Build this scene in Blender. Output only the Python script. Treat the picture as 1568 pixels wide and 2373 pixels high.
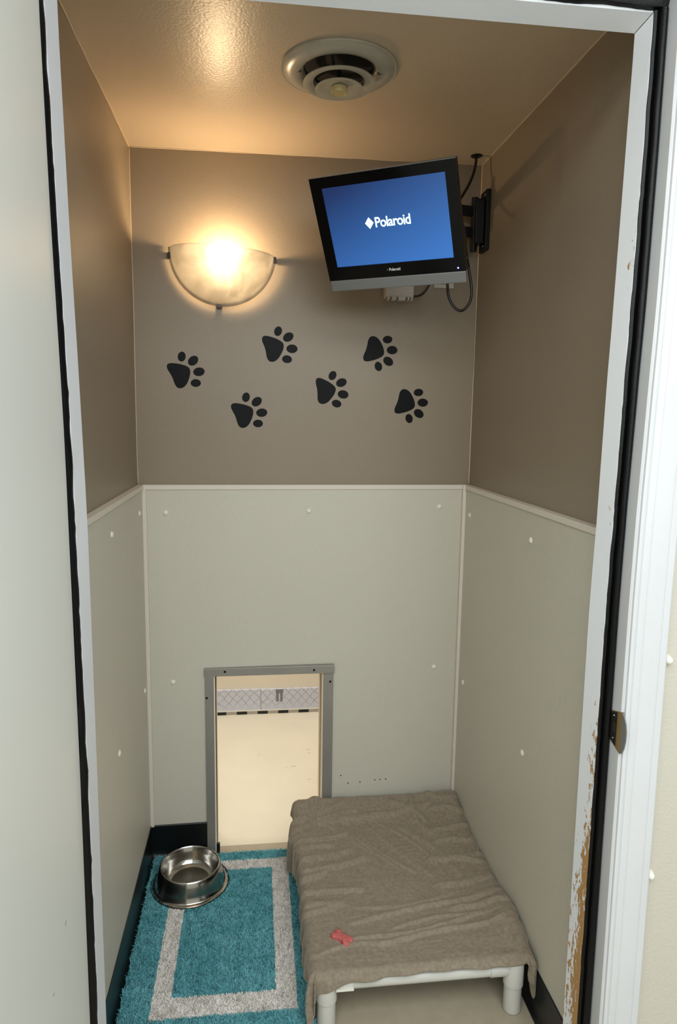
import bpy, bmesh, math, random
import numpy as np
from mathutils import Vector, Matrix, Euler, noise
random.seed(7); np.random.seed(7)
PI = math.pi
for o in list(bpy.data.objects): bpy.data.objects.remove(o)
S = bpy.context.scene
C = S.collection

# ------------------------------------------------------------------ camera
cd = bpy.data.cameras.new('camera'); cam = bpy.data.objects.new('camera', cd); C.objects.link(cam)
cam.location = (0.36189, -2.13690, 1.44422)
cam.rotation_euler = (1.431367, -0.0140705, -0.1180042)
cd.sensor_fit = 'AUTO'; cd.sensor_width = 36; cd.lens = 36 * 1581.367 / 2373
cd.clip_start = 0.02
S.camera = cam
# ------------------------------------------------------------------ colour management
S.view_settings.view_transform = 'Standard'; S.view_settings.look = 'None'
S.view_settings.gamma = 1; S.view_settings.use_curve_mapping = False
S.view_settings.exposure = 0.44
# ------------------------------------------------------------------ world (dim indoor ambience)
w = bpy.data.worlds.new('world'); S.world = w; w.use_nodes = True
w.node_tree.nodes['Background'].inputs[0].default_value = (0.80, 0.86, 0.92, 1)
w.node_tree.nodes['Background'].inputs[1].default_value = 0.45
# ------------------------------------------------------------------ lights of the place
def area(name, loc, rot, sx, sy, power, col):
    l = bpy.data.lights.new(name, 'AREA'); l.shape = 'RECTANGLE'; l.size = sx; l.size_y = sy
    l.energy = power; l.color = col
    o = bpy.data.objects.new(name, l); C.objects.link(o); o.location = loc; o.rotation_euler = rot
    return o
area('corridor_light', (0.55, -2.45, 2.57), (0, 0, 0), 3.0, 1.3, 52.0, (0.90, 0.96, 1.0))
area('corridor_light', (0.5, -3.38, 2.0), (math.radians(70), 0, 0), 2.6, 0.6, 20.0, (0.90, 0.96, 1.0))  # unseen fill panel by the far wall, added for diffuse corridor light
area('run_light', (0.35, 0.45, 2.10), (math.radians(22), 0, 0), 1.2, 0.5, 19.0, (1.0, 0.985, 0.955))
SCONCE_POWER = 4.0
SCONCE_COL = (1.0, 0.72, 0.43)

# ------------------------------------------------------------------ helpers
def s2l(c):
    return tuple(((v/255)/12.92 if v/255 <= 0.04045 else ((v/255+0.055)/1.055)**2.4) for v in c) + (1,)
def nd(nt, t, **kw):
    n = nt.nodes.new(t)
    for k, v in kw.items(): setattr(n, k, v)
    return n
def mat(name, col, rough=0.5, metal=0.0, bump=0.0, bscale=200, var=0.0, vscale=4, spec=0.5, sheen=0, coat=0, bdist=0.001, detail=3):
    m = bpy.data.materials.new(name); m.use_nodes = True; nt = m.node_tree
    b = nt.nodes['Principled BSDF']
    b.inputs['Base Color'].default_value = s2l(col); b.inputs['Roughness'].default_value = rough
    b.inputs['Metallic'].default_value = metal; b.inputs['Specular IOR Level'].default_value = spec
    if sheen:
        b.inputs['Sheen Weight'].default_value = sheen; b.inputs['Sheen Roughness'].default_value = 0.4
        b.inputs['Sheen Tint'].default_value = (0.9, 0.85, 0.75, 1)
    if coat: b.inputs['Coat Weight'].default_value = coat
    tc = nd(nt, 'ShaderNodeTexCoord')
    if var:
        n = nd(nt, 'ShaderNodeTexNoise'); n.inputs['Scale'].default_value = vscale; n.inputs['Detail'].default_value = 5
        nt.links.new(tc.outputs['Object'], n.inputs['Vector'])
        mr = nd(nt, 'ShaderNodeMapRange'); mr.inputs[1].default_value = 0.3; mr.inputs[2].default_value = 0.7
        mr.inputs[3].default_value = 1 - var; mr.inputs[4].default_value = 1 + var
        nt.links.new(n.outputs['Fac'], mr.inputs[0])
        mx = nd(nt, 'ShaderNodeVectorMath', operation='SCALE'); mx.inputs[0].default_value = s2l(col)[:3]
        nt.links.new(mr.outputs[0], mx.inputs['Scale']); nt.links.new(mx.outputs[0], b.inputs['Base Color'])
    if bump:
        n = nd(nt, 'ShaderNodeTexNoise'); n.inputs['Scale'].default_value = bscale; n.inputs['Detail'].default_value = detail
        nt.links.new(tc.outputs['Object'], n.inputs['Vector'])
        bp = nd(nt, 'ShaderNodeBump'); bp.inputs['Strength'].default_value = bump; bp.inputs['Distance'].default_value = bdist
        nt.links.new(n.outputs['Fac'], bp.inputs['Height']); nt.links.new(bp.outputs[0], b.inputs['Normal'])
    return m
def emis(name, col, strength):
    m = bpy.data.materials.new(name); m.use_nodes = True; b = m.node_tree.nodes['Principled BSDF']
    b.inputs['Base Color'].default_value = s2l(col); b.inputs['Emission Color'].default_value = s2l(col)
    b.inputs['Emission Strength'].default_value = strength; b.inputs['Roughness'].default_value = 0.3
    return m

M = {}
M['taupe'] = mat('taupe_paint', (138, 124, 104), 0.42, bump=0.35, bscale=330, var=0.025, vscale=3)
M['ceil'] = mat('ceiling_paint', (196, 178, 153), 0.30, bump=0.5, bscale=170, var=0.02, vscale=3)
M['frp'] = mat('pebbled_panel', (197, 192, 177), 0.42, bump=0.9, bscale=190, var=0.02, vscale=2)
M['striptrim'] = mat('cream_trim', (214, 205, 192), 0.4)
M['rivet'] = mat('rivet_nylon', (225, 222, 208), 0.35)
M['base'] = mat('black_cove_vinyl', (13, 17, 18), 0.35, var=0.1, bump=0.1, bscale=60)
M['floor'] = mat('beige_floor', (166, 154, 132), 0.5, var=0.05, vscale=30, bump=0.1, bscale=300)
M['runfloor'] = mat('run_floor', (214, 205, 183), 0.55, var=0.025, vscale=6, bump=0.1, bscale=120)
M['runwall'] = mat('run_wall', (226, 215, 195), 0.6, var=0.02)
M['white'] = mat('white_jamb_paint', (205, 206, 207), 0.4, bump=0.1, bscale=90, var=0.02, vscale=8)
M['door'] = mat('door_paint', (222, 223, 215), 0.42, bump=0.08, bscale=60, var=0.02, vscale=3)
M['rubber'] = mat('black_rubber', (5, 5, 6), 0.42, bump=0.5, bscale=250, spec=0.25)
M['alu'] = mat('aluminium', (152, 149, 143), 0.42, 0.5, var=0.05, vscale=10)
M['black'] = mat('black_metal', (7, 7, 8), 0.45, spec=0.3)
M['gloss'] = mat('gloss_black_plastic', (3, 3, 4), 0.15, spec=0.25)
M['silver'] = mat('silver_plastic', (128, 128, 128), 0.4, 0.35, bump=0.2, bscale=900)
M['decal'] = mat('black_vinyl_decal', (4, 4, 5), 0.5, bump=0.3, bscale=330, spec=0.15)
M['cable'] = mat('black_cable', (10, 10, 11), 0.35)
M['plastic'] = mat('white_plastic', (190, 186, 178), 0.35)
M['pvc'] = mat('pvc_tube', (196, 194, 186), 0.32, var=0.03, vscale=12)
M['vent'] = mat('vent_enamel', (176, 170, 155), 0.24, var=0.06, vscale=30)
M['dark'] = mat('cavity_shade', (10, 9, 8), 0.8)  # near-black colour stands in for the shade inside holes and the vent
M['brass'] = mat('yellowed_knob', (190, 172, 120), 0.3)
M['bronze'] = mat('bronze_clip', (62, 48, 40), 0.35, 0.6)
M['biscuit'] = mat('red_biscuit', (190, 96, 92), 0.8, bump=0.8, bscale=160, var=0.15, vscale=120, bdist=0.002)
M['wood'] = mat('raw_wood', (165, 120, 62), 0.6, var=0.15, vscale=40)
M['steel'] = mat('stainless_steel', (178, 174, 168), 0.16, 1.0, bump=0.06, bscale=25)
M['steelb'] = mat('brushed_steel', (120, 116, 106), 0.38, 1.0, bump=0.3, bscale=300)
M['brassm'] = mat('brass_strike', (160, 140, 95), 0.35, 0.8)
M['canvas'] = mat('bed_canvas', (90, 85, 78), 0.8)

def box(bm, lo, hi):
    g = bmesh.ops.create_cube(bm, size=1)['verts']
    for v in g:
        v.co = Vector([lo[i] if v.co[i] < 0 else hi[i] for i in range(3)])
    return g
def hexa(bm, P):   # 8 points: bottom 4 ccw then top 4
    v = [bm.verts.new(p) for p in P]
    for f in ((3,2,1,0),(4,5,6,7),(0,1,5,4),(1,2,6,5),(2,3,7,6),(3,0,4,7)): bm.faces.new([v[i] for i in f])
def lathe(bm, prof, n=64, c=(0,0,0), close=False):
    rings = []
    for r, z in prof:
        if r < 1e-6: rings.append([bm.verts.new((c[0], c[1], c[2]+z))])
        else: rings.append([bm.verts.new((c[0]+r*math.cos(2*PI*k/n), c[1]+r*math.sin(2*PI*k/n), c[2]+z)) for k in range(n)])
    for a, b in zip(rings, rings[1:]):
        for k in range(n):
            k2 = (k+1) % n
            if len(a) == 1 and len(b) == 1: continue
            if len(a) == 1: bm.faces.new((a[0], b[k], b[k2]))
            elif len(b) == 1: bm.faces.new((a[k], b[0], a[k2]))
            else: bm.faces.new((a[k], b[k], b[k2], a[k2]))
def cyl(bm, a, b, r, n=24, r2=None):
    a = Vector(a); b = Vector(b); d = (b-a).normalized(); r2 = r if r2 is None else r2
    q = d.to_track_quat('Z', 'Y'); A = []; B = []
    for k in range(n):
        e = Vector((math.cos(2*PI*k/n), math.sin(2*PI*k/n), 0))
        A.append(bm.verts.new(a + q @ (e*r))); B.append(bm.verts.new(b + q @ (e*r2)))
    for k in range(n):
        bm.faces.new((A[k], A[(k+1) % n], B[(k+1) % n], B[k]))
    bm.faces.new(A[::-1]); bm.faces.new(B)
def catmull(P, n=8):
    P = [Vector(p) for p in P]; Q = [P[0]*2-P[1]] + P + [P[-1]*2-P[-2]]; out = []
    for i in range(1, len(Q)-2):
        for k in range(n):
            t = k/n; a, b, c, d = Q[i-1:i+3]
            out.append(0.5*((2*b)+(c-a)*t+(2*a-5*b+4*c-d)*t*t+(3*b-a-3*c+d)*t**3))
    return out + [P[-1]]
def tube(bm, pts, r, n=12):
    pts = catmull(pts); rings = []; up = Vector((0.1, 0.9, 0.3)).normalized()
    for i, p in enumerate(pts):
        t = (pts[min(i+1, len(pts)-1)] - pts[max(i-1, 0)]).normalized()
        s = t.cross(up).normalized(); up = s.cross(t).normalized()
        rings.append([bm.verts.new(p + (s*math.cos(2*PI*k/n) + up*math.sin(2*PI*k/n))*r) for k in range(n)])
    for a, b in zip(rings, rings[1:]):
        for k in range(n): bm.faces.new((a[k], a[(k+1) % n], b[(k+1) % n], b[k]))
    bm.faces.new(rings[0][::-1]); bm.faces.new(rings[-1])
def link(name, bm, m, parent=None, smooth=None, bevel=0, loc=None, seg=2, local=False):
    """one mesh object; geometry given in world space (or already local), origin at loc"""
    if bevel:
        es = [e for e in bm.edges if len(e.link_faces) == 2 and e.calc_face_angle(0) > 0.6]
        bmesh.ops.bevel(bm, geom=es, offset=bevel, segments=seg, affect='EDGES', profile=0.5)
    bmesh.ops.recalc_face_normals(bm, faces=bm.faces)
    me = bpy.data.meshes.new(name); bm.to_mesh(me); bm.free()
    if loc is not None and not local: me.transform(Matrix.Translation(-Vector(loc)))
    if smooth is not None:
        for p in me.polygons: p.use_smooth = True
        if smooth < 180:
            me.set_sharp_from_angle(angle=math.radians(smooth))
    for x in (m if isinstance(m, list) else [m]): me.materials.append(x)
    o = bpy.data.objects.new(name, me); C.objects.link(o)
    if loc is not None: o.location = loc
    if parent:
        o.parent = parent
        pl = parent.matrix_world if False else None
    return o
def tag(o, label=None, cat=None, group=None, kind=None):
    if label: o['label'] = label
    if cat: o['category'] = cat
    if group: o['group'] = group
    if kind: o['kind'] = kind
    return o
def thing(name, label, cat, loc=(0,0,0), rot=(0,0,0), group=None, kind=None):
    o = bpy.data.objects.new(name, None); C.objects.link(o); o.location = loc; o.rotation_euler = rot
    o.empty_display_size = 0.02
    return tag(o, label, cat, group, kind)
def part(name, bm, m, parent, off=(0,0,0), **kw):
    """geometry in world coords minus off -> local to parent whose location is off"""
    o = link(name, bm, m, None, **kw)
    if off is not None: o.data.transform(Matrix.Translation(-Vector(off)))
    o.parent = parent
    return o
def NB(): return bmesh.new()

# ------------------------------------------------------------------ room geometry
H, HR, W, ZW, ZB, T = 2.20, 2.2161, 1.0534, 1.2292, 0.116, 0.0164
DY = 0.027
def xr(y, z): return W - 0.0074*y - 0.0055*(H-z)/H
def yb(x): return DY*x/W
YF = -0.95
FRONT = -0.985            # outer face of the corridor wall
# floor (room + corridor), one slab
bm = NB(); box(bm, (-1.2, -3.5, -0.1), (2.4, 0.02, 0.0)); tag(link('floor', bm, M['floor']), kind='structure')
bm = NB(); hexa(bm, [(-0.08,YF,H),(W+0.1,YF,HR),(W+0.1,0.1,HR),(-0.08,0.1,H),(-0.08,YF,H+.1),(W+0.1,YF,H+.1),(W+0.1,0.1,H+.1),(-0.08,0.1,H+.1)])
tag(link('ceiling', bm, M['ceil']), kind='structure')
# left wall
bm = NB(); box(bm, (-0.08, YF+0.02, 0), (0, 0.0, H)); wl = tag(link('wall_left', bm, M['taupe']), kind='structure')
bm = NB(); box(bm, (0, YF+0.02, ZB-0.01), (T, 0.0, ZW-0.014)); pl = link('wall_panel', bm, M['frp'], wl)
# right wall (slightly out of square)
def hx(bm, x0f, x1f, y0, y1, z0, z1):
    hexa(bm, [(x0f(y0,z0),y0,z0),(x1f(y0,z0),y0,z0),(x1f(y1,z0),y1,z0),(x0f(y1,z0),y1,z0),
              (x0f(y0,z1),y0,z1),(x1f(y0,z1),y0,z1),(x1f(y1,z1),y1,z1),(x0f(y1,z1),y1,z1)])
bm = NB(); hx(bm, xr, lambda y,z: xr(y,z)+0.08, YF+0.02, 0.06, 0, HR+0.02); wr = tag(link('wall_right', bm, M['taupe']), kind='structure')
bm = NB(); hx(bm, lambda y,z: xr(y,z)-T, xr, YF+0.02, 0.027, ZB-0.01, ZW-0.014); pr = link('wall_panel', bm, M['frp'], wr)
# back wall with pet opening
OX0, OX1, OZ = 0.222, 0.577, 0.616
def backblk(bm, x0, x1, z0, z1, f0, f1):
    hexa(bm, [(x0,yb(x0)+f0,z0),(x1,yb(x1)+f0,z0),(x1,yb(x1)+f1,z0),(x0,yb(x0)+f1,z0),
              (x0,yb(x0)+f0,z1),(x1,yb(x1)+f0,z1),(x1,yb(x1)+f1,z1),(x0,yb(x0)+f1,z1)])
def withhole(x0, x1, z0, z1, f0, f1):
    """one solid slab in x-z with the opening cut out of its bottom edge"""
    bm = NB(); XS = [x0, OX0, OX1, x1]; ZS = [z0, OZ, z1]; V = {}
    for i, x in enumerate(XS):
        for j, z in enumerate(ZS):
            for k, f in enumerate((f0, f1)): V[i,j,k] = bm.verts.new((x, yb(x)+f, z))
    cells = [(0,0),(0,1),(1,1),(2,1),(2,0)]
    def has(i, j): return (i, j) in cells
    for i, j in cells:
        bm.faces.new([V[i,j,0],V[i+1,j,0],V[i+1,j+1,0],V[i,j+1,0]])
        bm.faces.new([V[i,j+1,1],V[i+1,j+1,1],V[i+1,j,1],V[i,j,1]])
        if not has(i-1,j): bm.faces.new([V[i,j,0],V[i,j+1,0],V[i,j+1,1],V[i,j,1]])
        if not has(i+1,j): bm.faces.new([V[i+1,j,1],V[i+1,j+1,1],V[i+1,j+1,0],V[i+1,j,0]])
        if not has(i,j-1): bm.faces.new([V[i,j,1],V[i+1,j,1],V[i+1,j,0],V[i,j,0]])
        if not has(i,j+1): bm.faces.new([V[i,j+1,0],V[i+1,j+1,0],V[i+1,j+1,1],V[i,j+1,1]])
    return bm
wb = tag(link('wall_back', withhole(-0.08, 1.15, 0, 2.24, 0, 0.10), M['taupe']), kind='structure')
bm = withhole(0.0, 1.043, 0.0, ZW-0.014, -T, 0.0); pb = link('wall_panel', bm, M['frp'], wb)
# rivets
def rivet(p, n, par):
    bm = NB(); lathe(bm, [(0.0085,0),(0.0085,0.001),(0.0065,0.0032),(0.003,0.0045),(0,0.0048)], 20)
    me_rot = Vector(n).to_track_quat('Z','Y').to_matrix().to_4x4(); bmesh.ops.transform(bm, matrix=Matrix.Translation(p) @ me_rot, verts=bm.verts)
    link('rivet', bm, M['rivet'], par, smooth=50)
for x, z in ((.0834,1.143),(.5251,1.146),(.9503,1.1575),(.095,.598),(.9505,.6144)): rivet((x, yb(x)-T, z), (0,-1,0), pb)
for y, z in ((-.475,1.156),(-.0858,1.151),(-.072,.596),(-.469,.5967)): rivet((T, y, z), (1,0,0), pl)
for y, z in ((-.051,1.138),(-.533,1.145),(-.056,.583),(-.554,.594)): rivet((xr(y,z)-T, y, z), (-1,0,0), pr)
# nail holes low on the back panel
for px_, pz in ((.665,.216),(.706,.217),(.757,.222),(.775,.222),(.795,.222),(.64,.245)):
    bm = NB(); cyl(bm, (px_, yb(px_)-T+.0005, pz), (px_, yb(px_)-T-.0006, pz), 0.0022, 10); link('nail_hole', bm, M['dark'], pb)
# cream trim strips: cap rails and corner strips
def strip(n, bm): tag(link('trim_%d' % n, bm, M['striptrim'], bevel=0.0012), kind='structure')
bm = NB(); box(bm, (0, YF+0.02, ZW-0.014), (T+0.004, 0, ZW)); strip(1, bm)
bm = NB(); backblk(bm, 0.012, 1.04, ZW-0.014, ZW, -T-0.004, 0); strip(2, bm)
bm = NB(); hx(bm, lambda y,z: xr(y,z)-T-0.004, xr, YF+0.02, 0.02, ZW-0.014, ZW); strip(3, bm)
bm = NB(); box(bm, (T-0.001, -T-0.009, ZB-0.006), (T+0.011, -T+0.001, ZW+0.001)); strip(4, bm)
bm = NB(); box(bm, (1.0235, -T+0.010, 0.12), (1.0345, -T+0.028, ZW+0.001)); strip(5, bm)
# painted caulk lines in the corners
M['caulk'] = mat('caulk_paint', (196,176,148), 0.4)
def caulk(n, a, b, rr=.0024):
    bm = NB(); A = Vector(a); B = Vector(b); pts = [A.lerp(B, i/14)+Vector((.0006*math.sin(i*7+n),.0005*math.sin(i*5),.0006*math.cos(i*3+n))) for i in range(15)]
    tube(bm, pts, rr, 6); tag(link('trim_%d' % n, bm, M['caulk'], smooth=180), kind='structure')
caulk(7, (0.001,YF+.03,H-.0005), (0.001,-.001,H-.0005)); caulk(8, (xr(YF,H),YF+.03,HR-.001), (xr(0,H),.024,HR-.001))
caulk(9, (.001,-.001,ZW+.002), (.001,-.001,H), .0016); caulk(10, (xr(0,ZW),.024,ZW+.002), (xr(0,H),.024,HR), .0024)
caulk(11, (.002,0,H), (W-.002,yb(W),HR), .0016)
# black cove base
def cove(name, P0, P1, nrm, h=ZB):
    """vinyl cove base running P0->P1, profile toes out at the floor"""
    P0 = Vector(P0); P1 = Vector(P1); n = Vector(nrm)
    prof = [(0, 0), (0.016, 0), (0.0155, 0.003), (0.010, 0.008), (0.006, 0.016), (0.005, 0.03), (0.005, h-0.002), (0.003, h), (0, h)]
    bm = NB(); A = [bm.verts.new(P0 + n*d + Vector((0,0,z))) for d, z in prof]; B = [bm.verts.new(P1 + n*d + Vector((0,0,z))) for d, z in prof]
    k = len(prof)
    for i in range(k): bm.faces.new((A[i], A[(i+1)%k], B[(i+1)%k], B[i]))
    bm.faces.new(A[::-1]); bm.faces.new(B)
    tag(link(name, bm, M['base'], smooth=35), kind='structure')
cove('baseboard_left', (T-0.003, YF+0.03, 0), (T-0.003, -T, 0), (1,0,0))
cove('baseboard_back', (T, -T, 0), (0.197, -T+0.004, 0), (0,-1,0), 0.112)
cove('baseboard_back', (0.612, yb(.612)-T, 0), (1.036, yb(1.036)-T, 0), (0,-1,0), 0.112)
cove('baseboard_right', (xr(YF+.03,0)-T+0.002, YF+0.03, 0), (xr(0,0)-T+0.002, 0, 0), (-1,0,0))

# ------------------------------------------------------------------ door frame
def interp(tab, z):
    tab = sorted(tab)
    if z <= tab[0][0]: return tab[0][1]
    for (a, va), (b, vb) in zip(tab, tab[1:]):
        if z <= b: t = (z-a)/(b-a); t = t*t*(3-2*t)*0.3 + t*0.7; return va + (vb-va)*t
    return tab[-1][1]
L_in = [(2.07,.0514),(1.82,.0555),(1.377,.0653),(1.27,.0678),(.8,.0685),(.3,.0682),(0,.0680)]
L_seal = [(2.07,.0404),(1.82,.0455),(1.377,.0554),(.8,.0605),(.3,.0615),(0,.0618)]
L_door = [(2.07,.0371),(1.82,.0399),(1.377,.0483),(.8,.0511),(.3,.0506),(0,.0503)]
R_in = [(2.09,1.0155),(1.9,1.0132),(1.65,1.0103),(1.5,1.0075),(1.244,1.0058),(1.1,1.0027),(.2,1.0060),(0,1.0065)]
R_seal = [(2.12,1.0283),(1.9,1.0273),(1.65,1.0249),(1.5,1.0226),(1.264,1.0204),(1.1,1.018),(.2,1.0185),(0,1.0188)]
R_jamb = [(2.12,1.0484),(1.9,1.0487),(1.65,1.0470),(1.5,1.0435),(1.264,1.0390),(1.1,1.0378),(.2,1.0414),(0,1.0418)]
def column(prof, z0, z1, n=24):
    """prof(z) -> list of (x,y) closed outline, lofted up z"""
    bm = NB(); rows = []
    for i in range(n+1):
        z = z0+(z1-z0)*i/n; rows.append([bm.verts.new((x, y, z)) for x, y in prof(z)])
    for a, b in zip(rows, rows[1:]):
        for k in range(len(a)): bm.faces.new((a[k], a[(k+1)%len(a)], b[(k+1)%len(a)], b[k]))
    bm.faces.new(rows[0][::-1]); bm.faces.new(rows[-1])
    return bm
frame = thing('trim_6', None, None, kind='structure')
frame['label'] = 'white painted door frame with black rubber seal'
HB = 2.1100; HT = 2.125; HS = 2.16      # head stop bottom, top; jamb head
# worn paint material for the right stop: bare wood shows low on the inner edge
def worn():
    m = mat('worn_jamb_paint', (205,206,207), 0.45, bump=0.15, bscale=90)
    nt = m.node_tree; b = nt.nodes['Principled BSDF']; tc = nd(nt,'ShaderNodeTexCoord')
    mp = nd(nt,'ShaderNodeMapping'); mp.inputs['Scale'].default_value = (220,170,45); nt.links.new(tc.outputs['Object'], mp.inputs[0])
    n = nd(nt,'ShaderNodeTexNoise'); n.inputs['Scale'].default_value = 1; n.inputs['Detail'].default_value = 5; n.inputs['Roughness'].default_value = 0.65; nt.links.new(mp.outputs[0], n.inputs['Vector'])
    n2 = nd(nt,'ShaderNodeTexNoise'); n2.inputs['Scale'].default_value = 5; nt.links.new(tc.outputs['Object'], n2.inputs['Vector'])
    sx = nd(nt,'ShaderNodeSeparateXYZ'); nt.links.new(tc.outputs['Object'], sx.inputs[0])
    zr = nd(nt,'ShaderNodeMapRange'); zr.inputs[1].default_value=1.00; zr.inputs[2].default_value=0.55; zr.inputs[3].default_value=-0.28; zr.inputs[4].default_value=-0.02; nt.links.new(sx.outputs[2], zr.inputs[0])
    # distance toward the seal side keeps a bare wood band
    xq = nd(nt,'ShaderNodeMapRange'); xq.inputs[1].default_value=-.930; xq.inputs[2].default_value=-.940; xq.inputs[3].default_value=-0.01; xq.inputs[4].default_value=0.16; nt.links.new(sx.outputs[1], xq.inputs[0])
    a1 = nd(nt,'ShaderNodeMath',operation='ADD'); nt.links.new(n.outputs['Fac'],a1.inputs[0]); nt.links.new(zr.outputs[0],a1.inputs[1])
    a2 = nd(nt,'ShaderNodeMath',operation='ADD'); nt.links.new(a1.outputs[0],a2.inputs[0]); nt.links.new(xq.outputs[0],a2.inputs[1])
    a3 = nd(nt,'ShaderNodeMath',operation='MULTIPLY_ADD'); a3.inputs[1].default_value=0.35; nt.links.new(n2.outputs['Fac'],a3.inputs[0]); nt.links.new(a2.outputs[0],a3.inputs[2])
    st = nd(nt,'ShaderNodeMapRange'); st.inputs[1].default_value=0.735; st.inputs[2].default_value=0.75; nt.links.new(a3.outputs[0], st.inputs[0])
    mx = nd(nt,'ShaderNodeMix',data_type='RGBA'); mx.inputs[6].default_value=s2l((205,206,207)); mx.inputs[7].default_value=s2l((156,120,74))
    nt.links.new(st.outputs[0], mx.inputs[0]); nt.links.new(mx.outputs[2], b.inputs['Base Color'])
    return m
M['worn'] = worn()
def jag(z, k): return 0.0012*noise.noise(Vector((k, z*18, 0))) + 0.0008*noise.noise(Vector((k, z*70, 3)))
bm = column(lambda z: [(interp(L_seal,z)-0.012,-0.905),(interp(L_seal,z)-0.012,YF),(interp(L_seal,z)+0.001,YF),(interp(L_in,z),-0.9155),(interp(L_in,z)-.008,-0.905)], 0, HB)
link('door_stop', bm, M['white'], frame)
bm = column(lambda z: [(interp(R_in,z)+.010,-0.905),(interp(R_in,z),-0.9155),(interp(R_seal,z)-0.001,YF),(interp(R_jamb,z)+0.002,YF),(interp(R_jamb,z)+0.002,-0.905)], 0, HB+0.03)
link('door_stop', bm, M['worn'], frame)
bm = NB(); xi0=interp(L_in,HB); xi1=interp(R_in,HB); xo0=interp(L_seal,HT)+.001; xo1=interp(R_seal,HT)-.001
rowL=[(xi0,-.905,HB+.010),(xi0,-.9155,HB),(xo0,YF,HT+.001),(xo0-.012,YF,HT+.03),(xo0-.012,-.905,HT+.03)]
rowR=[(xi1,-.905,HB+.010),(xi1,-.9155,HB),(xo1,YF,HT+.001),(xo1+.014,YF,HT+.03),(xo1+.014,-.905,HT+.03)]
A=[bm.verts.new(q) for q in rowL]; B=[bm.verts.new(q) for q in rowR]
for k in range(5): bm.faces.new((A[k],A[(k+1)%5],B[(k+1)%5],B[k]))
bm.faces.new(A[::-1]); bm.faces.new(B); link('head_stop', bm, M['white'], frame)
bm = NB(); tube(bm, [(xi1,-.9158,HB),((xi1+xo1)/2,(-.9158+YF)/2,(HB+HT)/2),(xo1,YF-.0002,HT+.001)], .0006, 6); link('mitre_joint', bm, M['rubber'], frame)
# mitre line is the meeting edge: fill triangle is the side stop running up behind the head
# seals
def rseal(z):
    a = interp(R_seal,z)+jag(z,1); b = interp(R_jamb,z)+0.0005; c = (a+b)/2+0.0035; w_ = (b-a)
    pts = [(a,YF+0.001),(a,YF-0.003),(a+w_*.22,YF-0.004),(a+w_*.3,YF-0.002),(a+w_*.38,YF-0.006)]
    for k in range(9):
        t = PI - PI*k/8; pts.append((a+w_*.68+ w_*.32*math.cos(t), YF-0.008-0.008*math.sin(t)))
    pts += [(b, YF+0.001)]
    return pts
seal_r = link('seal', column(rseal, 0, HT+0.003, 160), M['rubber'], frame, smooth=50)
def lseal(z):
    a = interp(L_door,z)-0.004; b = interp(L_seal,z)+jag(z,5)*1.3
    if z < 0.62: b += 0.004*max(0, noise.noise(Vector((9, z*14, 1)))-0.05)*2
    return [(a,YF+0.001),(a,YF-0.012),(a+(b-a)*.5,YF-0.013),(b-0.001,YF-0.008),(b,YF+0.001)]
link('seal', column(lseal, 0, HT+0.003, 160), M['rubber'], frame, smooth=50)
bm = NB(); N = 120; rows = []
for i in range(N+1):
    x = 0.03 + (1.049-0.03)*i/N; j = 0.0015*noise.noise(Vector((x*40,0,7)))
    z0 = HT+0.0035+j + (0.004 if 0.80 < x < 1.01 and True else 0)*min(1, abs(noise.noise(Vector((x*9,2,2))))*3)
    rows.append([bm.verts.new(q) for q in ((x,YF,z0),(x,YF-0.009,z0+0.002),(x,YF-0.013,z0+0.012),(x,YF-0.010,HS-0.004),(x,YF,HS-0.002))])
for a, b in zip(rows, rows[1:]):
    for k in range(5): bm.faces.new((a[k],a[(k+1)%5],b[(k+1)%5],b[k]))
bm.faces.new(rows[0][::-1]); bm.faces.new(rows[-1]); link('seal', bm, M['rubber'], frame, smooth=50)
# jambs
SZ0, SZ1 = 0.828, 0.900
def rj(z):
    x = interp(R_jamb,z); return [(x,-0.90),(x,-0.9935),(x+0.003,-0.9965),(x+0.03,-0.9965),(x+0.03,-0.90)]
link('jamb', column(rj, 0, HS+0.03), M['white'], frame, smooth=40)
link('jamb', column(lambda z: [(0.0,-0.90),(0.0,-0.985),(interp(L_door,z)-0.047,-0.985),(interp(L_door,z)-0.047,-0.962),(interp(L_seal,z)-0.011,-0.949),(interp(L_seal,z)-0.011,-0.90)], 0, HS), M['white'], frame)
bm = NB(); box(bm, (0.0,-0.9965,HS),(1.052,-0.90,HS+0.03)); link('head_jamb', bm, M['white'], frame)
# fluted casing (profile in x, runs up z)
def casing(z):
    x0 = interp(R_jamb,z)+0.0045
    prof = [(0,-0.985),(0,-0.9985),(.001,-1.0010),(.005,-1.0015),(.008,-1.0005),(.0095,-0.9985),(.011,-1.0005),(.017,-1.003),(.020,-1.0045),(.022,-1.0030),(.024,-1.0045),
            (.036,-1.006),(.049,-1.006),(.050,-1.0045),(.052,-1.0045),(.053,-1.0060),(.064,-1.006),(.0665,-1.0045),(.0675,-1.000),(.0675,-0.985)]
    return [(x0+a*1.07, b) for a, b in prof]
link('casing', column(casing, 0, HS+0.09), M['white'], frame, smooth=25)
bm = NB(); box(bm, (-0.02,-1.004,HS+0.005),(interp(R_jamb,2.1)+0.0765,-0.985,HS+0.085)); link('head_casing', bm, M['white'], frame, bevel=0.003)
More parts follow.
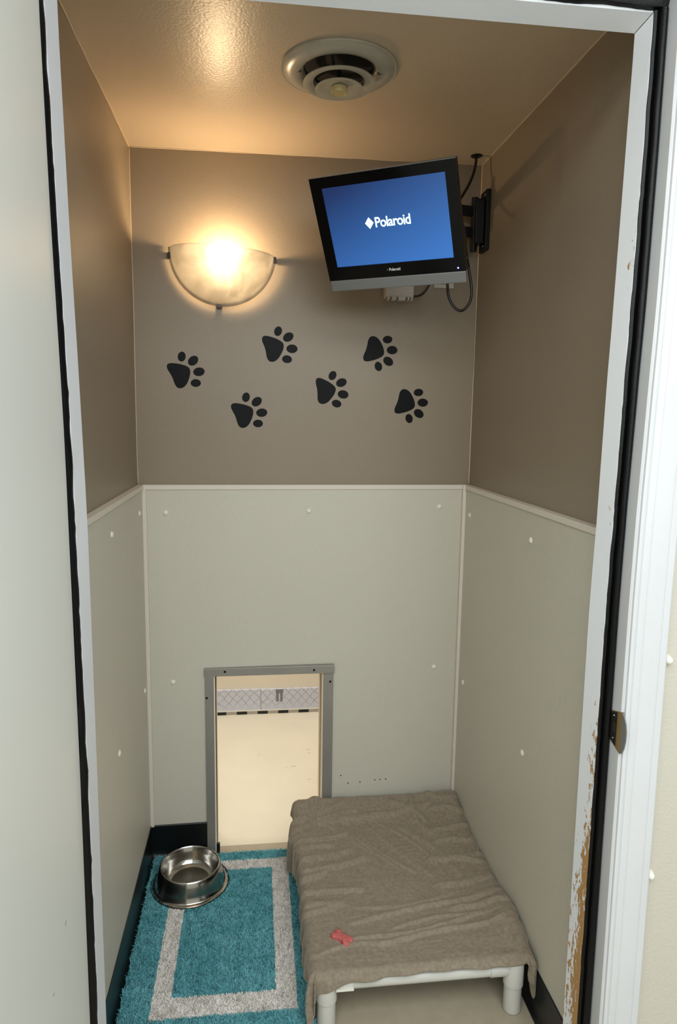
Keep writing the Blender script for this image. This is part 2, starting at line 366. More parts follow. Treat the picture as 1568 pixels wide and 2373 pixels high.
# strike plate let into the right jamb
xs = interp(R_jamb, .86)
def plate(yz, xo, th):
    bm = NB(); A = [bm.verts.new((xs-xo, y, z)) for y, z in yz]; B = [bm.verts.new((xs-xo+th, y, z)) for y, z in yz]
    bm.faces.new(A); bm.faces.new(B[::-1])
    for i in range(len(yz)): bm.faces.new((A[i], B[i], B[(i+1)%len(yz)], A[(i+1)%len(yz)]))
    return bm
sp = link('strike_plate', plate([(-.9640,.893),(-.9640,.834),(-.9990,.822),(-.9990,.904)], .0012, .004), M['brassm'], frame)
link('latch_hole', plate([(-.9645,.890),(-.9645,.837),(-.9835,.830),(-.9835,.897)], .0018, .0008), M['dark'], sp)
link('strike_lip', plate([(-.9990,.902),(-.9990,.823),(-1.006,.826),(-1.0125,.838),(-1.0165,.855),(-1.0170,.872),(-1.0135,.888),(-1.0070,.898)], .0010, .002), M['silver'], sp)
for z in (.842,.887):
    bm = NB(); cyl(bm, (xs-.0009,-.974,z),(xs-.0040,-.974,z),0.0028,16,0.0022); link('screw', bm, M['steel'], sp, smooth=40)
bm = NB(); box(bm, (xs-.0024,-.980,.855),(xs-.0012,-.968,.874)); link('latch_tongue', bm, M['steelb'], sp)
# corridor wall around the doorway, textured panel with rivets
FX0 = interp(R_jamb,1)+0.03
bm = NB(); box(bm, (1.068, FRONT, 0), (2.0, -0.93, 2.6)); wf = tag(link('wall_front', bm, M['frp']), kind='structure')
bm = NB(); box(bm, (-1.2, FRONT, 0), (0.0, -0.93, 2.6)); tag(link('wall_front', bm, M['frp']), kind='structure')
bm = NB(); box(bm, (0.0, FRONT, HS+0.03), (1.068, -0.93, 2.6)); tag(link('wall_front', bm, M['frp']), kind='structure')
for z in (1.0, 0.56, 1.5): 
    bm = NB(); lathe(bm, [(0.0095,0),(0.0095,0.002),(0.0075,0.010),(0.004,0.0145),(0,0.0155)], 20)
    bmesh.ops.transform(bm, matrix=Matrix.Translation((1.1262, FRONT, z)) @ Matrix.Rotation(PI/2,4,'X'), verts=bm.verts)
    if z < 1.2: link('rivet', bm, M['rivet'], wf, smooth=50)
    else: bm.free()
# corridor shell behind the camera
bm = NB(); box(bm, (-1.2,-3.6,0),(2.4,-3.5,2.6)); tag(link('wall_corridor', bm, M['door']), kind='structure')
bm = NB(); box(bm, (-1.2,-3.5,2.6),(2.4,-0.93,2.7)); cc = tag(link('ceiling_corridor', bm, M['door']), kind='structure')
# ------------------------------------------------------------------ the open door leaf
bm = NB(); rows = []
for i in range(25):
    z = 0.012 + (2.118-0.012)*i/24; x = interp(L_door, z)
    rows.append([bm.verts.new(q) for q in ((x,-0.9660,z),(x,-0.9644,z),(x-0.0016,-0.9634,z),(x-0.040,-0.9634,z),(x-0.040,-1.80,z),(x,-1.80,z))])
for a, b in zip(rows, rows[1:]):
    for k in range(6): bm.faces.new((a[k],a[(k+1)%6],b[(k+1)%6],b[k]))
bm.faces.new(rows[0][::-1]); bm.faces.new(rows[-1])
dl = tag(link('door_1', bm, M['door'], smooth=30), 'white painted door leaf standing open at the left', None, kind='structure')
for z in (0.25, 1.1, 1.95):
    bm = NB(); x = interp(L_door,z)-0.043; cyl(bm, (x,-0.975,z-0.045),(x,-0.975,z+0.045),0.006,16); link('hinge', bm, M['steelb'], dl, smooth=40)
# scuffs: thin dark rubber marks on the door face
def scuff(y, z, l, a, wd=0.0025):
    bm = NB(); x = interp(L_door,z)+0.0003; n = 9; A=[]; B=[]
    for i in range(n+1):
        t = i/n-.5; ww = wd*(1-4*t*t)*.5*(0.7+0.6*random.random()); c=(y+l*t*math.cos(a), z+l*t*math.sin(a))
        A.append(bm.verts.new((x,c[0]-ww*math.sin(a),c[1]+ww*math.cos(a)))); B.append(bm.verts.new((x,c[0]+ww*math.sin(a),c[1]-ww*math.cos(a))))
    for i in range(n): bm.faces.new((A[i],A[i+1],B[i+1],B[i]))
    link('scuff', bm, M['scuff'], dl)
M['scuff'] = mat('scuff_mark', (96,96,92), 0.6)
for s in ((-1.41,.60,.035,1.1,.005),(-1.42,.575,.012,1.0,.003),(-1.085,.62,.010,.5,.002),(-1.25,.49,.006,1.4,.002),(-1.26,.36,.008,.3,.003),(-1.43,.30,.006,.5,.002),(-1.16,.56,.008,.2,.0015)): scuff(*s)

# ------------------------------------------------------------------ outdoor run beyond the opening
bm = NB(); box(bm, (-0.7, 0.02, -0.1), (1.7, 1.25, 0.0)); rf = tag(link('floor', bm, M['runfloor']), kind='structure')
bm = NB(); box(bm, (-0.7, 1.06, 0.0), (1.7, 1.2, 2.2)); rw = tag(link('wall_run', bm, M['runwall']), kind='structure')
bm = NB(); box(bm, (-0.8, 0.1, 0), (-0.7, 1.2, 2.2)); tag(link('wall_run', bm, M['runwall']), kind='structure')
bm = NB(); box(bm, (1.7, 0.1, 0), (1.8, 1.2, 2.2)); tag(link('wall_run', bm, M['runwall']), kind='structure')
bm = NB(); box(bm, (-0.8, 0.1, 2.2), (1.8, 1.2, 2.3)); tag(link('ceiling_run', bm, M['runwall']), kind='structure')
# printed skirting board with a chain-link print and a chequered foot strip
def chain():
    m = mat('chain_print', (186,186,188), 0.5); nt = m.node_tree; b = nt.nodes['Principled BSDF']; tc = nd(nt,'ShaderNodeTexCoord')
    nz = nd(nt,'ShaderNodeTexNoise'); nz.inputs['Scale'].default_value=22; nt.links.new(tc.outputs['Object'],nz.inputs['Vector'])
    ad = nd(nt,'ShaderNodeVectorMath',operation='MULTIPLY_ADD'); ad.inputs[1].default_value=(.02,.02,.02); nt.links.new(nz.outputs['Color'],ad.inputs[0]); nt.links.new(tc.outputs['Object'],ad.inputs[2])
    sx = nd(nt,'ShaderNodeSeparateXYZ'); nt.links.new(ad.outputs[0],sx.inputs[0]); res=[]
    for sg in (1,-1):
        mu = nd(nt,'ShaderNodeMath',operation='MULTIPLY_ADD'); mu.inputs[1].default_value=sg*0.9; nt.links.new(sx.outputs[2],mu.inputs[0]); nt.links.new(sx.outputs[0],mu.inputs[2])
        sc = nd(nt,'ShaderNodeMath',operation='MULTIPLY'); sc.inputs[1].default_value=24; nt.links.new(mu.outputs[0],sc.inputs[0])
        pp = nd(nt,'ShaderNodeMath',operation='PINGPONG'); pp.inputs[1].default_value=0.5; nt.links.new(sc.outputs[0],pp.inputs[0]); res.append(pp)
    mn = nd(nt,'ShaderNodeMath',operation='MINIMUM'); nt.links.new(res[0].outputs[0],mn.inputs[0]); nt.links.new(res[1].outputs[0],mn.inputs[1])
    mr = nd(nt,'ShaderNodeMapRange'); mr.inputs[1].default_value=0.02; mr.inputs[2].default_value=0.06; mr.inputs[3].default_value=1; mr.inputs[4].default_value=0; nt.links.new(mn.outputs[0],mr.inputs[0])
    zb_ = nd(nt,'ShaderNodeMapRange'); zb_.inputs[1].default_value=0.045; zb_.inputs[2].default_value=0.065; zb_.inputs[3].default_value=0.25; zb_.inputs[4].default_value=0.8; nt.links.new(sx.outputs[2],zb_.inputs[0])
    m2 = nd(nt,'ShaderNodeMath',operation='MULTIPLY'); nt.links.new(mr.outputs[0],m2.inputs[0]); nt.links.new(zb_.outputs[0],m2.inputs[1])
    mx = nd(nt,'ShaderNodeMix',data_type='RGBA'); mx.inputs[6].default_value=s2l((200,202,214)); mx.inputs[7].default_value=s2l((140,140,142)); nt.links.new(m2.outputs[0],mx.inputs[0]); nt.links.new(mx.outputs[2],b.inputs['Base Color'])
    return m
M['chain'] = chain(); M['printgrey'] = mat('print_grey', (120,118,118), 0.5)
M['chk'] = mat('checker', (20,20,20), .5); nt = M['chk'].node_tree
ck = nd(nt,'ShaderNodeTexChecker'); ck.inputs['Scale'].default_value = 20; ck.inputs[1].default_value=s2l((14,14,14)); ck.inputs[2].default_value=s2l((170,160,148))
tc = nd(nt,'ShaderNodeTexCoord'); mp = nd(nt,'ShaderNodeMapping'); mp.inputs['Scale'].default_value=(1,0,0); mp.inputs['Location'].default_value=(0.008,0.01,0.01); nt.links.new(tc.outputs['Object'],mp.inputs[0]); nt.links.new(mp.outputs[0],ck.inputs[0]); nt.links.new(ck.outputs[0],nt.nodes['Principled BSDF'].inputs['Base Color'])
SK = thing('kickboard', 'grey kickboard strip with wire mesh print seen through the pet opening', 'kickboard', (0.42,1.06,0))
def sk(name, lo, hi, m, **kw): bm = NB(); box(bm, lo, hi); return part(name, bm, m, SK, (0.42,1.06,0), **kw)
sk('board', (-0.3,1.048,0.016),(0.377,1.06,0.124), M['chain']); sk('board', (0.379,1.048,0.016),(1.2,1.06,0.1225), M['chain'])
sk('foot_strip', (-0.3,1.045,0.0),(1.2,1.06,0.015), M['chk']); sk('white_strip', (-0.3,1.046,0.015),(1.2,1.06,0.021), M['rivet'])
sk('printed_post', (.452,1.0475,.06),(.465,1.05,.105), M['printgrey']); sk('printed_post', (.472,1.0475,.06),(.484,1.05,.105), M['printgrey']); sk('printed_cap', (.450,1.047,.102),(.487,1.05,.122), M['printgrey'])
# small worn marks on the run floor
M['mark'] = mat('floor_mark', (178,158,128), .7)
for x, y, l in ((.368,.635,.016),(.583,.66,.018),(.583,.63,.014),(.51,.523,.022),(.568,.4157,.012),(.48,.52,.01)):
    bm = NB(); n=10; A=[];B=[]
    for i in range(n+1):
        t=i/n-.5; q=(x+l*t, y+0.008*(1-4*t*t)+0.001*random.random()); A.append(bm.verts.new((q[0],q[1],.0006)));B.append(bm.verts.new((q[0],q[1]-.0025,.0006)))
    for i in range(n): bm.faces.new((A[i],A[i+1],B[i+1],B[i]))
    link('worn_mark', bm, M['mark'], rf)

# ------------------------------------------------------------------ pet door frame
PD = (0.40, -T, 0.0)
pd = thing('pet_door', 'grey aluminium frame around the small pet opening in the back wall', 'pet door', PD)
yf = -T-0.005
def pdp(name, lo, hi, m=None, bv=0.0008, par=None): bm = NB(); box(bm, lo, hi); return part(name, bm, m or M['alu'], par or pd, PD, bevel=bv)
pdp('top_rail', (.194,yf-.0012,.6155),(.611,-T+0.012,.6415))
pdp('side_rail', (.1965,yf,.012),(.2225,-T+0.006,.6155)); pdp('side_rail', (.5765,yf+.008,.004),(.6085,-T+0.016,.6155))
pdp('track', (.2225,yf+.004,.004),(.2262,.10,.6155), M['runwall']); pdp('track', (.5728,yf+.012,.004),(.5765,.11,.6155), M['runwall'])
pdp('track_lip', (.2262,.012,.004),(.2285,.016,.6155), M['black'],0); pdp('track_lip', (.5705,.035,.004),(.5728,.038,.6155), M['wood'],0)
pdp('corner_guard', (.2262,yf+.002,.0),(.237,yf+.012,.035), M['base'])
for x, z in ((.2587,.6305),(.5444,.6274)):
    bm = NB(); cyl(bm,(x,yf-.0008,z),(x,yf-.0030,z),.0042,16,.003); part('screw', bm, M['black'], pd, PD, smooth=40)
for x, z, o_ in ((.5986,.583,.008),(.2004,.5441,0)):
    bm = NB(); cyl(bm,(x,yf+o_+.0005,z),(x,yf+o_-.0022,z),.0042,16,.003); part('screw', bm, M['black'], pd, PD, smooth=40)

# ------------------------------------------------------------------ wall paw decals
def blob(pts, n=6):
    P = [Vector((x,y,0)) for x,y in pts]; k=len(P); out=[]
    for i in range(k):
        a,b,c,d=P[(i-1)%k],P[i],P[(i+1)%k],P[(i+2)%k]
        for j in range(n):
            t=j/n; out.append(0.5*((2*b)+(c-a)*t+(2*a-5*b+4*c-d)*t*t+(3*b-a-3*c+d)*t**3))
    return out
PADP = [(-50,-60),(-36,-64),(-16,-61),(14,-52),(42,-38),(53,-22),(50,2),(38,28),(22,50),(2,62),(-18,60),(-30,44),(-36,14),(-42,-8),(-52,-32),(-55,-48)]
TOES = [((25,-88),(19,24),20),((76,-61),(28,21),-32),((95,-4),(28,21),0),((70,48),(25,19),6)]
def paw(cx, cz, rot, flip, label):
    k = 1/1640; y0 = yb(cx)
    root = thing('paw_decal', label, 'decal', (cx, y0, cz), group='paw print decals on the back wall')
    def tr(x, y):
        if flip: y = -y
        c, s = math.cos(rot), math.sin(rot)
        return (x*c - y*s)*k, -(x*s + y*c)*k
    def emit(name, pts):
        bm = NB(); P=[tr(*q) for q in pts]
        A=[bm.verts.new((x,-0.0009+x*DY/W,z)) for x,z in P]; B=[bm.verts.new((x,x*DY/W,z)) for x,z in P]
        bm.faces.new(A)
        for i in range(len(A)): bm.faces.new((A[i],B[i],B[(i+1)%len(A)],A[(i+1)%len(A)]))
        part(name, bm, M['decal'], root, None)
    emit('pad', [(p.x,p.y) for p in blob(PADP)])
    for (tx,ty),(ra,rb),an in TOES:
        a=math.radians(an); emit('toe', [(tx+ra*math.cos(t)*math.cos(a)-rb*math.sin(t)*math.sin(a), ty+ra*math.cos(t)*math.sin(a)+rb*math.sin(t)*math.cos(a)) for t in [2*PI*i/28 for i in range(28)]])
for cx, cz, r, fl, lb in ((.1318,1.5600,-.16,0,'black paw print decal furthest left on the back wall'),
    (.3200,1.4430,-.11,0,'black paw print decal lowest on the back wall, left of middle'),
    (.4120,1.6450,0,0,'black paw print decal just below and right of the lit wall sconce, nearest to it'),
    (.5730,1.5190,.16,0,'black paw print decal in the middle, right of the lowest one'),
    (.7260,1.6545,0,1,'black paw print decal directly under the white adapter, highest at right'),
    (.8300,1.4940,0.01,1,'black paw print decal furthest right on the back wall')): paw(cx, cz, r, fl, lb)

# ------------------------------------------------------------------ sconce
SC = (0.2630, yb(.263), 1.9200)
sc = thing('wall_sconce', 'lit frosted glass half bowl wall light with bronze clips', 'wall light', SC, (0, 0.052, 0))
def glassmat():
    m = bpy.data.materials.new('alabaster_glass'); m.use_nodes=True; nt=m.node_tree; nt.nodes.clear()
    out=nd(nt,'ShaderNodeOutputMaterial'); tr=nd(nt,'ShaderNodeBsdfTranslucent'); df=nd(nt,'ShaderNodeBsdfDiffuse'); gl=nd(nt,'ShaderNodeBsdfGlossy'); gl.inputs['Roughness'].default_value=.25
    tc=nd(nt,'ShaderNodeTexCoord'); nz=nd(nt,'ShaderNodeTexNoise'); nz.inputs['Scale'].default_value=9; nz.inputs['Detail'].default_value=4; nz.inputs['Distortion'].default_value=1.5; nt.links.new(tc.outputs['Object'],nz.inputs['Vector'])
    cr=nd(nt,'ShaderNodeValToRGB'); cr.color_ramp.elements[0].position=.35; cr.color_ramp.elements[0].color=(.30,.29,.265,1); cr.color_ramp.elements[1].position=.65; cr.color_ramp.elements[1].color=(.44,.43,.40,1); nt.links.new(nz.outputs['Fac'],cr.inputs[0])
    nt.links.new(cr.outputs[0],tr.inputs[0]); nt.links.new(cr.outputs[0],df.inputs[0])
    m1=nd(nt,'ShaderNodeMixShader'); m1.inputs[0].default_value=.42; nt.links.new(tr.outputs[0],m1.inputs[1]); nt.links.new(df.outputs[0],m1.inputs[2])
    m2=nd(nt,'ShaderNodeMixShader'); m2.inputs[0].default_value=.06; nt.links.new(m1.outputs[0],m2.inputs[1]); nt.links.new(gl.outputs[0],m2.inputs[2])
    tp=nd(nt,'ShaderNodeBsdfTransparent'); tp.inputs[0].default_value=(1,.96,.88,1); m3=nd(nt,'ShaderNodeMixShader'); m3.inputs[0].default_value=.17; nt.links.new(m2.outputs[0],m3.inputs[1]); nt.links.new(tp.outputs[0],m3.inputs[2]); nt.links.new(m3.outputs[0],out.inputs[0])
    return m
M['glass']=glassmat()
A_, B_, D_ = .1575, .157, .098
def scsurf(k):
    rows=[]
    for i in range(33):          # from rim (u=0) down to the bottom tip, lat = angle from rim plane
        row=[]
        for j in range(49):
            th=PI*j/48; ph=(PI/2)*i/32
            # half disc outline against the wall; bulge out in depth
            rr=i/32
            x=math.cos(th)*A_*k; 
            row.append((th,rr))
        rows.append(row)
    return rows
bm=NB(); NU,NV=48,28; G=[]
for j in range(NV+1):
    u=1-j/NV                     # 1 outline (wall), 0 centre of rim
    G.append([])
    for i in range(NU+1):
        th=PI*i/NU               # along the lower half circle
        rad=u; 
        x=-math.cos(th)*A_*rad; z=-math.sin(th)*B_*rad
        flat=0.955
        d=(0.010 if rad>flat else 0.010+ (D_-0.010)*(1-(rad/flat)**2.3)**0.62)
        G[-1].append((x,-0.004-d,z))
pts=[[bm.verts.new(p) for p in r] for r in G[:-1]]; tipc=bm.verts.new((0,-0.004-D_,0))
for a,b in zip(pts,pts[1:]):
    for i in range(NU): bm.faces.new((a[i],a[i+1],b[i+1],b[i]))
for i in range(NU): bm.faces.new((pts[-1][i],pts[-1][i+1],tipc))
shade=part('glass_shade', bm, M['glass'], sc, None, smooth=180)
md=shade.modifiers.new('solid','SOLIDIFY'); md.thickness=.003; md.offset=0
bm=NB(); box(bm,(-.06,-.012,-.105),(.06,-.0005,-.045)); bx=part('back_plate', bm, M['plastic'], sc, None, bevel=.002)
bm=NB(); lathe(bm,[(0,.034),(.012,.032),(.020,.024),(.0235,.012),(.022,0),(.016,-.012),(.010,-.02),(0,-.02)],24); 
bulb_m=bpy.data.materials.new('lit_bulb'); bulb_m.use_nodes=True; nt=bulb_m.node_tree; nt.nodes.clear()
_o=nd(nt,'ShaderNodeOutputMaterial'); _e=nd(nt,'ShaderNodeEmission'); _e.inputs[0].default_value=(1,.80,.50,1); _e.inputs[1].default_value=2.0
_t=nd(nt,'ShaderNodeBsdfTransparent'); _a=nd(nt,'ShaderNodeAddShader'); nt.links.new(_e.outputs[0],_a.inputs[0]); nt.links.new(_t.outputs[0],_a.inputs[1]); nt.links.new(_a.outputs[0],_o.inputs[0])
bulb=part('bulb', bm, bulb_m, sc, None, smooth=180); bulb.location=(.006,-.063,-.038)
bm=NB(); cyl(bm,(.006,-.050,-.062),(.006,-.040,-.084),.009,20); cyl(bm,(.006,-.042,-.080),(.006,-.010,-.084),.005,12); part('lamp_holder', bm, M['plastic'], sc, None, smooth=40)
def clip(x,z,a):
    bm=NB(); box(bm,(-.0055,-.020,-.009),(.0055,.001,.009)); bmesh.ops.bevel(bm,geom=list(bm.edges),offset=.0025,segments=2,affect='EDGES')
    bmesh.ops.rotate(bm,cent=(0,0,0),matrix=Matrix.Rotation(a,3,'Y'),verts=bm.verts); bmesh.ops.translate(bm,vec=(x,0,z),verts=bm.verts); part('clip', bm, M['bronze'], sc, None, smooth=40)
clip(-.1540,-.024,0); clip(.1540,-.010,0); clip(-.004,-.1560,PI/2)
pl_=bpy.data.lights.new('sconce_bulb_light','POINT'); pl_.energy=SCONCE_POWER; pl_.color=SCONCE_COL; pl_.shadow_soft_size=.024
lo=bpy.data.objects.new('sconce_bulb_light',pl_); C.objects.link(lo); lo.location=(SC[0]+.006,SC[1]-.066,SC[2]-.021)

# ------------------------------------------------------------------ ceiling vent
VC=(.5447,-.5127, H+(HR-H)*.5447/W)
vt=thing('ceiling_vent','round cream ceiling vent with concentric rings and centre knob','vent',VC,(0,-math.atan((HR-H)/W),0))
def lp(name,prof,m,par=vt,n=72): bm=NB(); lathe(bm,prof,n); return part(name,bm,m,par,None,smooth=40)
lp('outer_ring',[(.129,.001),(.1295,-.004),(.127,-.007),(.1235,-.0065),(.121,-.0085),(.110,-.0135),(.098,-.0155),(.086,-.0125),(.0785,-.004),(.0765,.0),(.0765,.004),(.0775,-.001),(.0845,-.0095),(.098,-.0125),(.12,-.005),(.12,.001)],M['vent'])
lp('throat_shade',[(.0768,-.0030),(.0766,-.0016),(0,-.0016)],M['dark'])  # flat black disc painted as the shade of the duct; ceiling is uncut
lp('middle_ring',[(.0795,-.031),(.0800,-.0335),(.0700,-.0355),(.0590,-.0300),(.0555,-.0200),(.0545,-.0195),(.0572,-.0295),(.0690,-.0335),(.0790,-.031)],M['vent'])
lp('inner_disc',[(0,-.030),(.020,-.031),(.040,-.037),(.0530,-.0430),(.0535,-.0450),(.052,-.0455),(.040,-.0420),(.020,-.0385),(0,-.0375)],M['vent'])
lp('knob',[(0,-.037),(.0175,-.040),(.0178,-.050),(.0160,-.0530),(.0145,-.0520),(.0125,-.0520),(.010,-.0525),(0,-.0525)],M['brass'],n=40)
lp('stem',[(.005,0),(.005,-.038)],M['dark'],n=16)
for a in (0.25, 2.35, 4.4):
    bm=NB(); cyl(bm,(.055*math.cos(a),.055*math.sin(a),-.025),(.0765*math.cos(a),.0765*math.sin(a),-.001),.003,8); part('strut', bm, M['dark'], vt, None)
bm=NB(); lathe(bm,[(0,-.006),(.004,-.0055),(.0045,-.002)],16); q=part('screw', bm, M['steel'], vt, None, smooth=40); q.location=(.089,-.016,-.0105)
bm=NB(); lathe(bm,[(0,-.006),(.004,-.0055),(.0045,-.002)],16); q=part('screw', bm, M['steel'], vt, None, smooth=40); q.location=(-.089,-.004,-.0105)

# ------------------------------------------------------------------ television
TC=Vector((.685,-.396,1.899)); TR=Matrix.Rotation(math.radians(-31.7),4,'Z')@Matrix.Rotation(math.radians(30.6),4,'X')
tv=thing('television','small black television with blue screen tilted down in the right corner','television',TC,TR.to_euler())
w2,h2=.185,.1415; SW,SH,SZC=.157,.0975,.019
bm=NB()
# bezel ring: frame with a screen recess
def ring(bm, x0,x1,z0,z1, X0,X1,Z0,Z1, yf_, yb_):
    o=[(x0,z0),(x1,z0),(x1,z1),(x0,z1)]; i_=[(X0,Z0),(X1,Z0),(X1,Z1),(X0,Z1)]
    of=[bm.verts.new((x,yf_,z)) for x,z in o]; inf=[bm.verts.new((x,yf_,z)) for x,z in i_]; ob=[bm.verts.new((x,yb_,z)) for x,z in o]; ib=[bm.verts.new((x,yf_+.004,z)) for x,z in i_]
    for k in range(4):
        l=(k+1)%4
        bm.faces.new((of[k],of[l],inf[l],inf[k])); bm.faces.new((of[k],ob[k],ob[l],of[l])); bm.faces.new((inf[k],inf[l],ib[l],ib[k]))
    bm.faces.new(ob); bm.faces.new(ib)
ring(bm,-w2,w2,-.1125,h2,-SW+.001,SW+.001,SZC-SH,SZC+SH,0,.018)
part('bezel', bm, M['gloss'], tv, None, bevel=.0012)
def screenmat():
    m=bpy.data.materials.new('blue_screen'); m.use_nodes=True; nt=m.node_tree; b=nt.nodes['Principled BSDF']
    tc=nd(nt,'ShaderNodeTexCoord'); sx=nd(nt,'ShaderNodeSeparateXYZ'); nt.links.new(tc.outputs['Object'],sx.inputs[0])
    # lcd glow: backlight stronger towards the lower right corner
    a=nd(nt,'ShaderNodeMapRange'); a.inputs[1].default_value=-.08; a.inputs[2].default_value=.12; a.inputs[3].default_value=.62; a.inputs[4].default_value=-.10; nt.links.new(sx.outputs[2],a.inputs[0])
    c=nd(nt,'ShaderNodeMapRange'); c.inputs[1].default_value=-.16; c.inputs[2].default_value=.16; c.inputs[3].default_value=0; c.inputs[4].default_value=.45; nt.links.new(sx.outputs[0],c.inputs[0])
    ad=nd(nt,'ShaderNodeMath',operation='ADD'); nt.links.new(a.outputs[0],ad.inputs[0]); nt.links.new(c.outputs[0],ad.inputs[1])
    mx=nd(nt,'ShaderNodeMix',data_type='RGBA'); mx.inputs[6].default_value=s2l((30,52,102)); mx.inputs[7].default_value=s2l((60,124,206)); nt.links.new(ad.outputs[0],mx.inputs[0])
    nt.links.new(mx.outputs[2],b.inputs['Emission Color']); b.inputs['Emission Strength'].default_value=.66
    b.inputs['Base Color'].default_value=(.004,.006,.012,1); b.inputs['Roughness'].default_value=.3
    return m
M['screen']=screenmat()
bm=NB(); box(bm,(-SW+.001,.0030,SZC-SH),(SW+.001,.0045,SZC+SH)); scr=part('screen', bm, M['screen'], tv, None)
def text(body, size, loc, m, par, name, bold=.0, sx=1.0, ext=.0002):
    cu=bpy.data.curves.new(name,'FONT'); cu.body=body; cu.size=size; cu.align_x='LEFT'; cu.align_y='BOTTOM_BASELINE'; cu.extrude=ext; cu.offset=bold; cu.space_character=.93
    t=bpy.data.objects.new(name,cu); C.objects.link(t); dg=bpy.context.evaluated_depsgraph_get(); dg.update()
    me=bpy.data.meshes.new_from_object(t.evaluated_get(dg)); bpy.data.objects.remove(t)
    me.materials.clear(); me.materials.append(m)
    me.transform(Matrix.Translation(loc)@Matrix.Rotation(PI/2,4,'X')@Matrix.Scale(sx,4,(1,0,0)))
    o=bpy.data.objects.new(name,me); C.objects.link(o); o.parent=par; return o
M['logo']=emis('logo_white',(205,235,232),.8); M['badge']=mat('badge_white',(205,205,205),.4)
lg=text('Polaroid',.0335,(-.0325,.0024,.0118),M['logo'],scr,'logo_text',bold=.0006,sx=.90)
bm=NB(); cxg,czg=-.0465,.0230; V=[bm.verts.new((cxg+a,.0024,czg+b)) for a,b in ((-.0115,0),(0,-.0140),(.0115,0),(0,.0140))]; bm.faces.new(V)
r_=bmesh.ops.extrude_face_region(bm,geom=bm.faces[:]); bmesh.ops.translate(bm,vec=(0,.0004,0),verts=[v for v in r_['geom'] if isinstance(v,bmesh.types.BMVert)]); part('logo_diamond', bm, M['logo'], scr, None)
text('Polaroid',.0098,(-.0130,-.0004,-.0975),M['badge'],tv,'badge_text',bold=.0002,sx=1.0)
bm=NB(); V=[bm.verts.new((-.0165+a,-.0004,-.0946+b)) for a,b in ((-.0025,0),(0,-.0035),(0,.0035))]; bm.faces.new(V); part('badge_mark', bm, M['printgrey'], tv, None)
bm=NB(); lathe(bm,[(0,-.0012),(.0015,-.001),(.002,0)],14); bmesh.ops.rotate(bm,cent=(0,0,0),matrix=Matrix.Rotation(-PI/2,3,'X'),verts=bm.verts); q=part('power_led', bm, emis('led_blue',(90,80,255),12), tv, None); q.location=(.1665,-.0012,-.1035)
bm=NB(); box(bm,(-w2+.001,-.001,-h2),(w2-.001,.018,-.1125)); part('speaker_bar', bm, M['silver'], tv, None, bevel=.0025)
bm=NB(); box(bm,(-w2+.012,.018,-h2+.008),(w2-.010,.038,h2-.008)); g=box(bm,(-.13,.038,-.11),(.13,.056,.10)); part('back_shell', bm, M['black'], tv, None, bevel=.004)
bm=NB(); box(bm,(-w2+.0004,.0005,h2-.0002),(w2-.0004,.016,h2+.0012)); part('top_edge', bm, M['silver'], tv, None)

# ------------------------------------------------------------------ wall mount on the right wall
MN=(1.05,-.03,2.03)
mt=thing('tv_mount','black steel swing arm mount bolted to the right wall corner','tv mount',MN)
def mp_(name,bm,**kw): return part(name,bm,M['black'],mt,MN,**kw)
bm=NB(); box(bm,(1.040,-.072,1.945),(xr(0,2)-.0005,-.012,2.118)); 
mp_('wall_plate',bm,bevel=.002)
bm=NB(); box(bm,(1.012,-.060,1.965),(1.040,-.020,2.093)); mp_('pivot_bracket',bm,bevel=.003)
bm=NB(); cyl(bm,(1.014,-.040,1.944),(1.014,-.040,2.099),.010,20); mp_('pivot_pin',bm,smooth=40)
back=TC+(TR@Vector((0,.056,0))); pv=back+(TR.to_3x3()@Vector((0.02,.03,0)))
def bar(a,b,hz,th):
    a=Vector(a);b=Vector(b); d=(b-a); d.z=0; n=Vector((-d.y,d.x,0)).normalized()*th
    bm=NB(); hexa(bm,[a-n-Vector((0,0,hz)),b-n-Vector((0,0,hz)),b+n-Vector((0,0,hz)),a+n-Vector((0,0,hz)),a-n+Vector((0,0,hz)),b-n+Vector((0,0,hz)),b+n+Vector((0,0,hz)),a+n+Vector((0,0,hz))]); return bm
mp_('arm',bar((1.016,-.042,2.058),(.86,-.075,2.060),.0145,.004),bevel=.001); mp_('arm',bar((1.016,-.042,1.998),(.86,-.075,2.000),.0145,.004),bevel=.001)
bm=NB(); cyl(bm,(.862,-.075,1.975),(.862,-.075,2.085),.012,20); mp_('elbow_pin',bm,smooth=40)
mp_('arm',bar((.862,-.075,2.030),(pv.x,pv.y,2.020),.014,.004),bevel=.001)
bm=NB(); cyl(bm,(pv.x,pv.y,2.035),(pv.x,pv.y,pv.z-.02),.011,16); mp_('tilt_head',bm,smooth=40)
bm=NB(); R3=TR.to_3x3(); 
P=[back+R3@Vector(q) for q in ((-.04,.0005,-.045),(.05,.0005,-.045),(.05,.004,-.045),(-.04,.004,-.045),(-.04,.0005,.05),(.05,.0005,.05),(.05,.004,.05),(-.04,.004,.05))]; hexa(bm,P); mp_('mounting_plate',bm)
bm=NB(); cyl(bm,back+R3@Vector((.01,.003,.0)),(pv.x,pv.y,pv.z),.009,16); mp_('tilt_joint',bm,smooth=40)
for z in (2.104,1.957):
    bm=NB(); cyl(bm,(1.0405,-.055,z),(1.0375,-.055,z),.0035,14,.0025); part('bolt',bm,M['steelb'],mt,MN,smooth=40)

